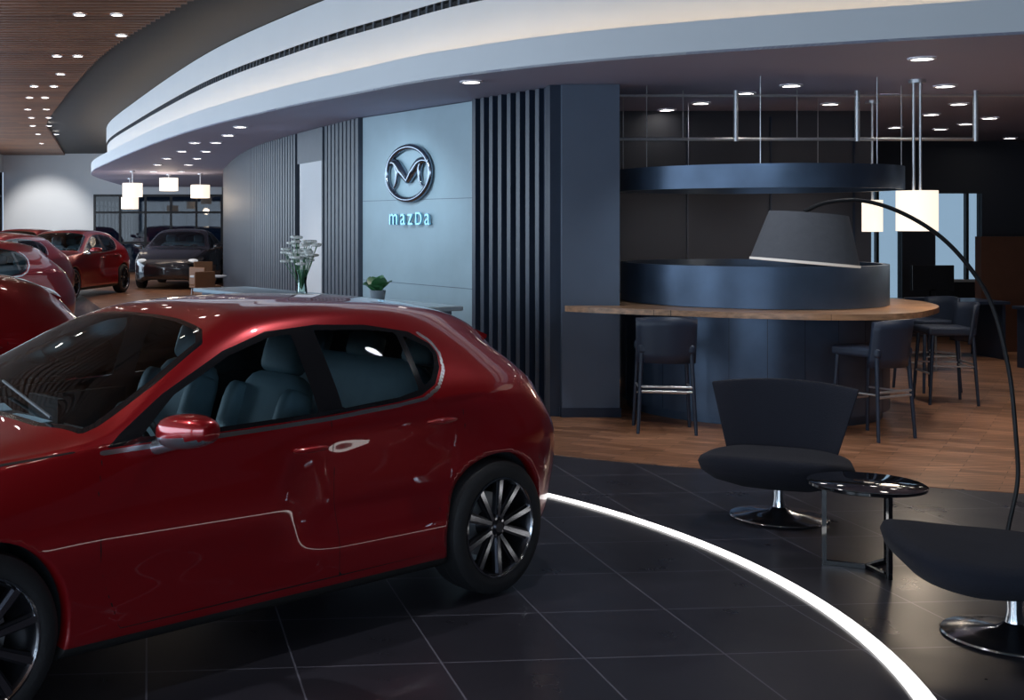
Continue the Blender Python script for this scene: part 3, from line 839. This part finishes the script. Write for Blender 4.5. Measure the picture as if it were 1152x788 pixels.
def seat_geo(g,x,y,w=.50):
    def rb(c,size,R=None,mi=0):
        n=20;m_=10;v=[];
        for j in range(m_+1):
            ph=math.pi*j/m_
            for i in range(n):
                a=2*math.pi*i/n; e=.45
                sp=lambda t:math.copysign(abs(t)**e,t)
                p=Vector((size[0]/2*sp(math.sin(ph))*sp(math.cos(a)),size[1]/2*sp(math.sin(ph))*sp(math.sin(a)),size[2]/2*sp(-math.cos(ph))))
                if R is not None: p=R@p
                v.append(p+Vector(c))
        g.add(v,[(j*n+i,(j+1)*n+i,(j+1)*n+(i+1)%n,j*n+(i+1)%n) for j in range(m_) for i in range(n)],mi)
    R=Matrix.Rotation(math.radians(-20),4,'Y')
    rb((x+.05,y,.50),(.52,w,.16))
    rb((x-.27,y,.80),(.13,w*.92,.62),R)
    if w<.8:
        for s in(-1,1): rb((x-.22,y+s*w*.40,.80),(.17,.09,.50),R)
        rb((x-.40,y,1.18),(.10,.27,.20),R)
    else:
        for s in(-.42,0,.42): rb((x-.38,y+s,1.14),(.09,.24,.14),R)
def interior():
    g=MB()
    for s in(-1,1): seat_geo(g,-.05,s*.36)
    seat_geo(g,-.92,0,1.2)
    o1=g.obj('tmp',M['seat'],None,True); mesh1=o1.data; bpy.data.objects.remove(o1)
    g=MB()
    g.box((-.1,0,.26),(2.3,1.5,.05)); g.box((-1.55,0,.62),(.8,1.1,.5))
    g.box((-.1,0,.45),(1.3,.22,.3))
    v=[];f=[]
    prof=[(.48,.55),(.44,.80),(.50,.90),(.62,.93),(.95,.93),(.95,.5)]
    for y in(-.72,.72):
        for x,z in prof: v.append((x,y,z))
    L=len(prof)
    for i in range(L-1): f.append((i,i+1,L+i+1,L+i))
    f+= [tuple(range(L)),tuple(range(2*L-1,L-1,-1))]
    g.add(v,f)
    g.box((.62,-0,.97),(.03,.26,.13))
    g.box((.72,-.05,.935),(.20,.30,.004),.2,1); g.box((.66,-.45,.935),(.16,.22,.004),-.3,1)
    g.box((0.3,.75,.72),(1.1,.05,.42)); g.box((0.3,-.75,.72),(1.1,.05,.42)); g.box((-.75,.74,.74),(.8,.05,.42)); g.box((-.75,-.74,.74),(.8,.05,.42))
    Rs=Matrix.Rotation(math.radians(-68),4,'Y')
    pr=[(.175+.014*math.cos(t),.014*math.sin(t)) for t in [2*math.pi*i/10 for i in range(11)]]
    g.lathe(pr,36,c=(.36,.36,.86),M4=Rs)
    g.cyl((.36,.36,.86),(.5,.36,.80),.04); g.lathe([(0,.02),(.06,.02),(.065,-.02),(0,-.02)],20,c=(.36,.36,.86),M4=Rs)
    for ag in(0,120,240):
        p=Rs@Vector((.17*math.cos(math.radians(ag)),.17*math.sin(math.radians(ag)),0)); g.cyl((.36,.36,.86),(.36+p.x,.36+p.y,.86+p.z),.012,8)
    g.box((0,0,.21),(1.95,1.45,.05)); g.box((0,0,.30),(3.9,1.0,.16))
    for wx in(1.3625,-1.3625):
        for sd in(1,-1):
            rows=[]
            n=24
            for i in range(n+1):
                ag=math.radians(-20+220*i/n)
                for yy in(.50,.82): rows.append((wx+.372*math.cos(ag),sd*yy,.325+.372*math.sin(ag)))
            g.add(rows,[(2*i,2*i+2,2*i+3,2*i+1) for i in range(n)])
            pl=[(wx,sd*.5,.325)]+[(wx+.372*math.cos(math.radians(-20+220*i/n)),sd*.5,.325+.372*math.sin(math.radians(-20+220*i/n))) for i in range(n+1)]
            g.add(pl,[(0,i,i+1) for i in range(1,n+1)])
    g.cyl((.90,.55,1.035),(.80,-.05,1.11),.007,8); g.cyl((.92,-.1,1.06),(.74,-.62,1.04),.007,8)
    o2=g.obj('tmp',[M['seatdark'],M['paper']],None); mesh2=o2.data; bpy.data.objects.remove(o2)
    return mesh1,mesh2
seat_me,trim_me=interior()
def panelmat(name,col):
    m=mat(name,col,.28,metal=.5,coat=1); m.node_tree.nodes['Principled BSDF'].inputs['Coat IOR'].default_value=1.8; return m
PANEL_RED=panelmat('red_panel_paint',RCOL)
PANEL_DARK=panelmat('dark_panel_paint',(.02,.022,.028))
MIRLOW=mat('mirror_lower_grey',(.30,.33,.37),.25,metal=.8)
HEADL=mat('headlight_lens',(.6,.65,.7),.1,emit=(.9,.95,1),es=.3)
def car(x,y,head,scale=1.,paint=RED):
    e=empty('car',(x,y,.003),head,scale)
    me=body_me if paint is RED else body_me.copy()
    if paint is RED and not me.materials: me.materials.append(RED)
    if paint is not RED:
        me.materials.clear(); me.materials.append(paint)
    o=bpy.data.objects.new('body',me); COL.objects.link(o); o.parent=e
    for k,(wx,sd) in enumerate(((1.3625,1),(1.3625,-1),(-1.3625,1),(-1.3625,-1))):
        w=bpy.data.objects.new('wheel_%d'%(k+1),wheel_me); COL.objects.link(w); w.parent=e
        w.location=(wx,sd*.775,.325); w.rotation_euler=(0,math.radians(13+20*k),0 if sd>0 else math.pi)
        md=w.modifiers.new('es','EDGE_SPLIT'); md.split_angle=math.radians(35)
    for nm,m_ in(('seats',seat_me),('cabin_trim',trim_me)):
        q=bpy.data.objects.new(nm,m_); COL.objects.link(q); q.parent=e
    mp=PANEL_RED if paint is RED else PANEL_DARK
    g=mirror_me(); g.obj('mirrors',[mp,MIRLOW],e,True)
    g=MB(); handles(g); g.obj('door_handles',[mp],e,True)
    g=MB()
    v=[];n=16
    for i in range(n+1):
        yv=-.47+.94*i/n; c=abs(yv)/.47
        zb_=1.325-.065*c*c
        v+=[(-1.58,yv,zb_),(-1.77+.04*c*c,yv,zb_-.055),(-1.76+.04*c*c,yv,zb_-.075),(-1.62,yv,zb_-.05)]
    f=[]
    for i in range(n):
        for k in range(4): f.append((4*i+k,4*i+(k+1)%4,4*i+4+(k+1)%4,4*i+4+k))
    f+=[(0,1,2,3),(4*n+3,4*n+2,4*n+1,4*n)]
    g.add(v,f); g.obj('spoiler',[mp],e,True)
    g=MB()
    for sd in(1,-1): ellip(g,(2.12,sd*.60,.69),(.12,.13,.045))
    g.obj('headlights',[HEADL],e,True)
    return e
H=math.radians(218.4)
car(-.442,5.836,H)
car(-3.25,9.25,math.radians(214),1.0)
car(-4.45,16.3,math.radians(236),1.1)
car(-5.2,22.5,math.radians(246),1.12)
car(-4.75,30.5,math.radians(254),1.12)
car(-7.0,36.5,math.radians(254),1.12)
car(-2.15,35.5,math.radians(264),1.12,DARK)

# ------------------------------------------------------------------ lights
def area(name,loc,rot,sx,sy,e,col):
    l=bpy.data.lights.new(name,'AREA'); l.shape='RECTANGLE'; l.size=sx; l.size_y=sy; l.energy=e; l.color=col
    o=bpy.data.objects.new(name,l); COL.objects.link(o); o.location=loc; o.rotation_euler=rot; return o
area('window_daylight_left',(XL+.1,18,1.9),(0,math.radians(-90),0),3.2,46,1450,(.70,.85,1.))
area('window_daylight_front',(-3,YF+.1,1.9),(math.radians(90),0,0),12,3,330,(.68,.83,1.))
def spot(x,y,z,e,col=(1,.95,.92),ang=100,tx=0,ty=0,tz=-1):
    l=bpy.data.lights.new('downlight_or_fill_spot','SPOT'); l.energy=e; l.color=col; l.spot_size=math.radians(ang); l.spot_blend=.7; l.shadow_soft_size=.06
    o=bpy.data.objects.new('downlight_or_fill_spot',l); COL.objects.link(o); o.location=(x,y,z)
    o.rotation_euler=Vector((tx,ty,tz)).to_track_quat('-Z','Y').to_euler(); return o
for i in (0,1,2,3,4,6,10,12,16,18,20,22,24): spot(LD[i][0],LD[i][1],ZL-.04,38)
spot(3.6,8.9,ZL-.05,55); spot(6.2,9.0,ZL-.05,60); spot(8.5,9.5,ZL-.05,55)
spot(4.0,10.0,ZL-.05,50,(.75,.88,1),90,.1,.5)  # fill added to brighten the bar drum; no downlight fitted here
for p in HD[:19:3]: spot(p[0],p[1],ZH-.08,70,ang=110)
spot(.4,13.2,ZL-.05,85,(.72,.88,1),110,.5,.5)  # bluish wash added to brighten the sign panel, without a fixture
spot(-2,4.5,ZH-.1,130,(.95,.95,1),120); spot(1.6,6.2,ZH-.1,95,(.9,.93,1),110); spot(4.2,6.5,ZH-.1,60,(.9,.93,1),110)
spot(-7.6,41.5,ZH-.1,420,(1,.97,.92),60,0,1,-.8)  # added spot, throws a sunlit-looking patch on the left back wall
spot(-3.6,41,ZL-.1,90,(1,.9,.8),110)
for x,y,z,e in((5.88,11.10,1.62,12),(-2.4,32.,2.3,40)):
    l=bpy.data.lights.new('pendant_bulb','POINT'); l.energy=e; l.color=(1,.8,.6); l.shadow_soft_size=.15
    o=bpy.data.objects.new('pendant_bulb',l); COL.objects.link(o); o.location=(x,y,z)

wd=bpy.data.worlds.new('world'); SC.world=wd; wd.use_nodes=True
bg=wd.node_tree.nodes['Background']; bg.inputs[0].default_value=(.55,.72,.95,1); bg.inputs[1].default_value=.8

# ------------------------------------------------------------------ camera
cd=bpy.data.cameras.new('camera'); cam=bpy.data.objects.new('camera',cd); COL.objects.link(cam)
cam.location=(0,0,1.8); cam.rotation_euler=(math.radians(90),0,0)
cd.sensor_width=36; cd.sensor_fit='HORIZONTAL'; cd.lens=1400/1152*36
cd.shift_x=(576-290)/1152; cd.shift_y=-(394-250)/1152
cd.clip_start=.05; cd.clip_end=200
SC.camera=cam
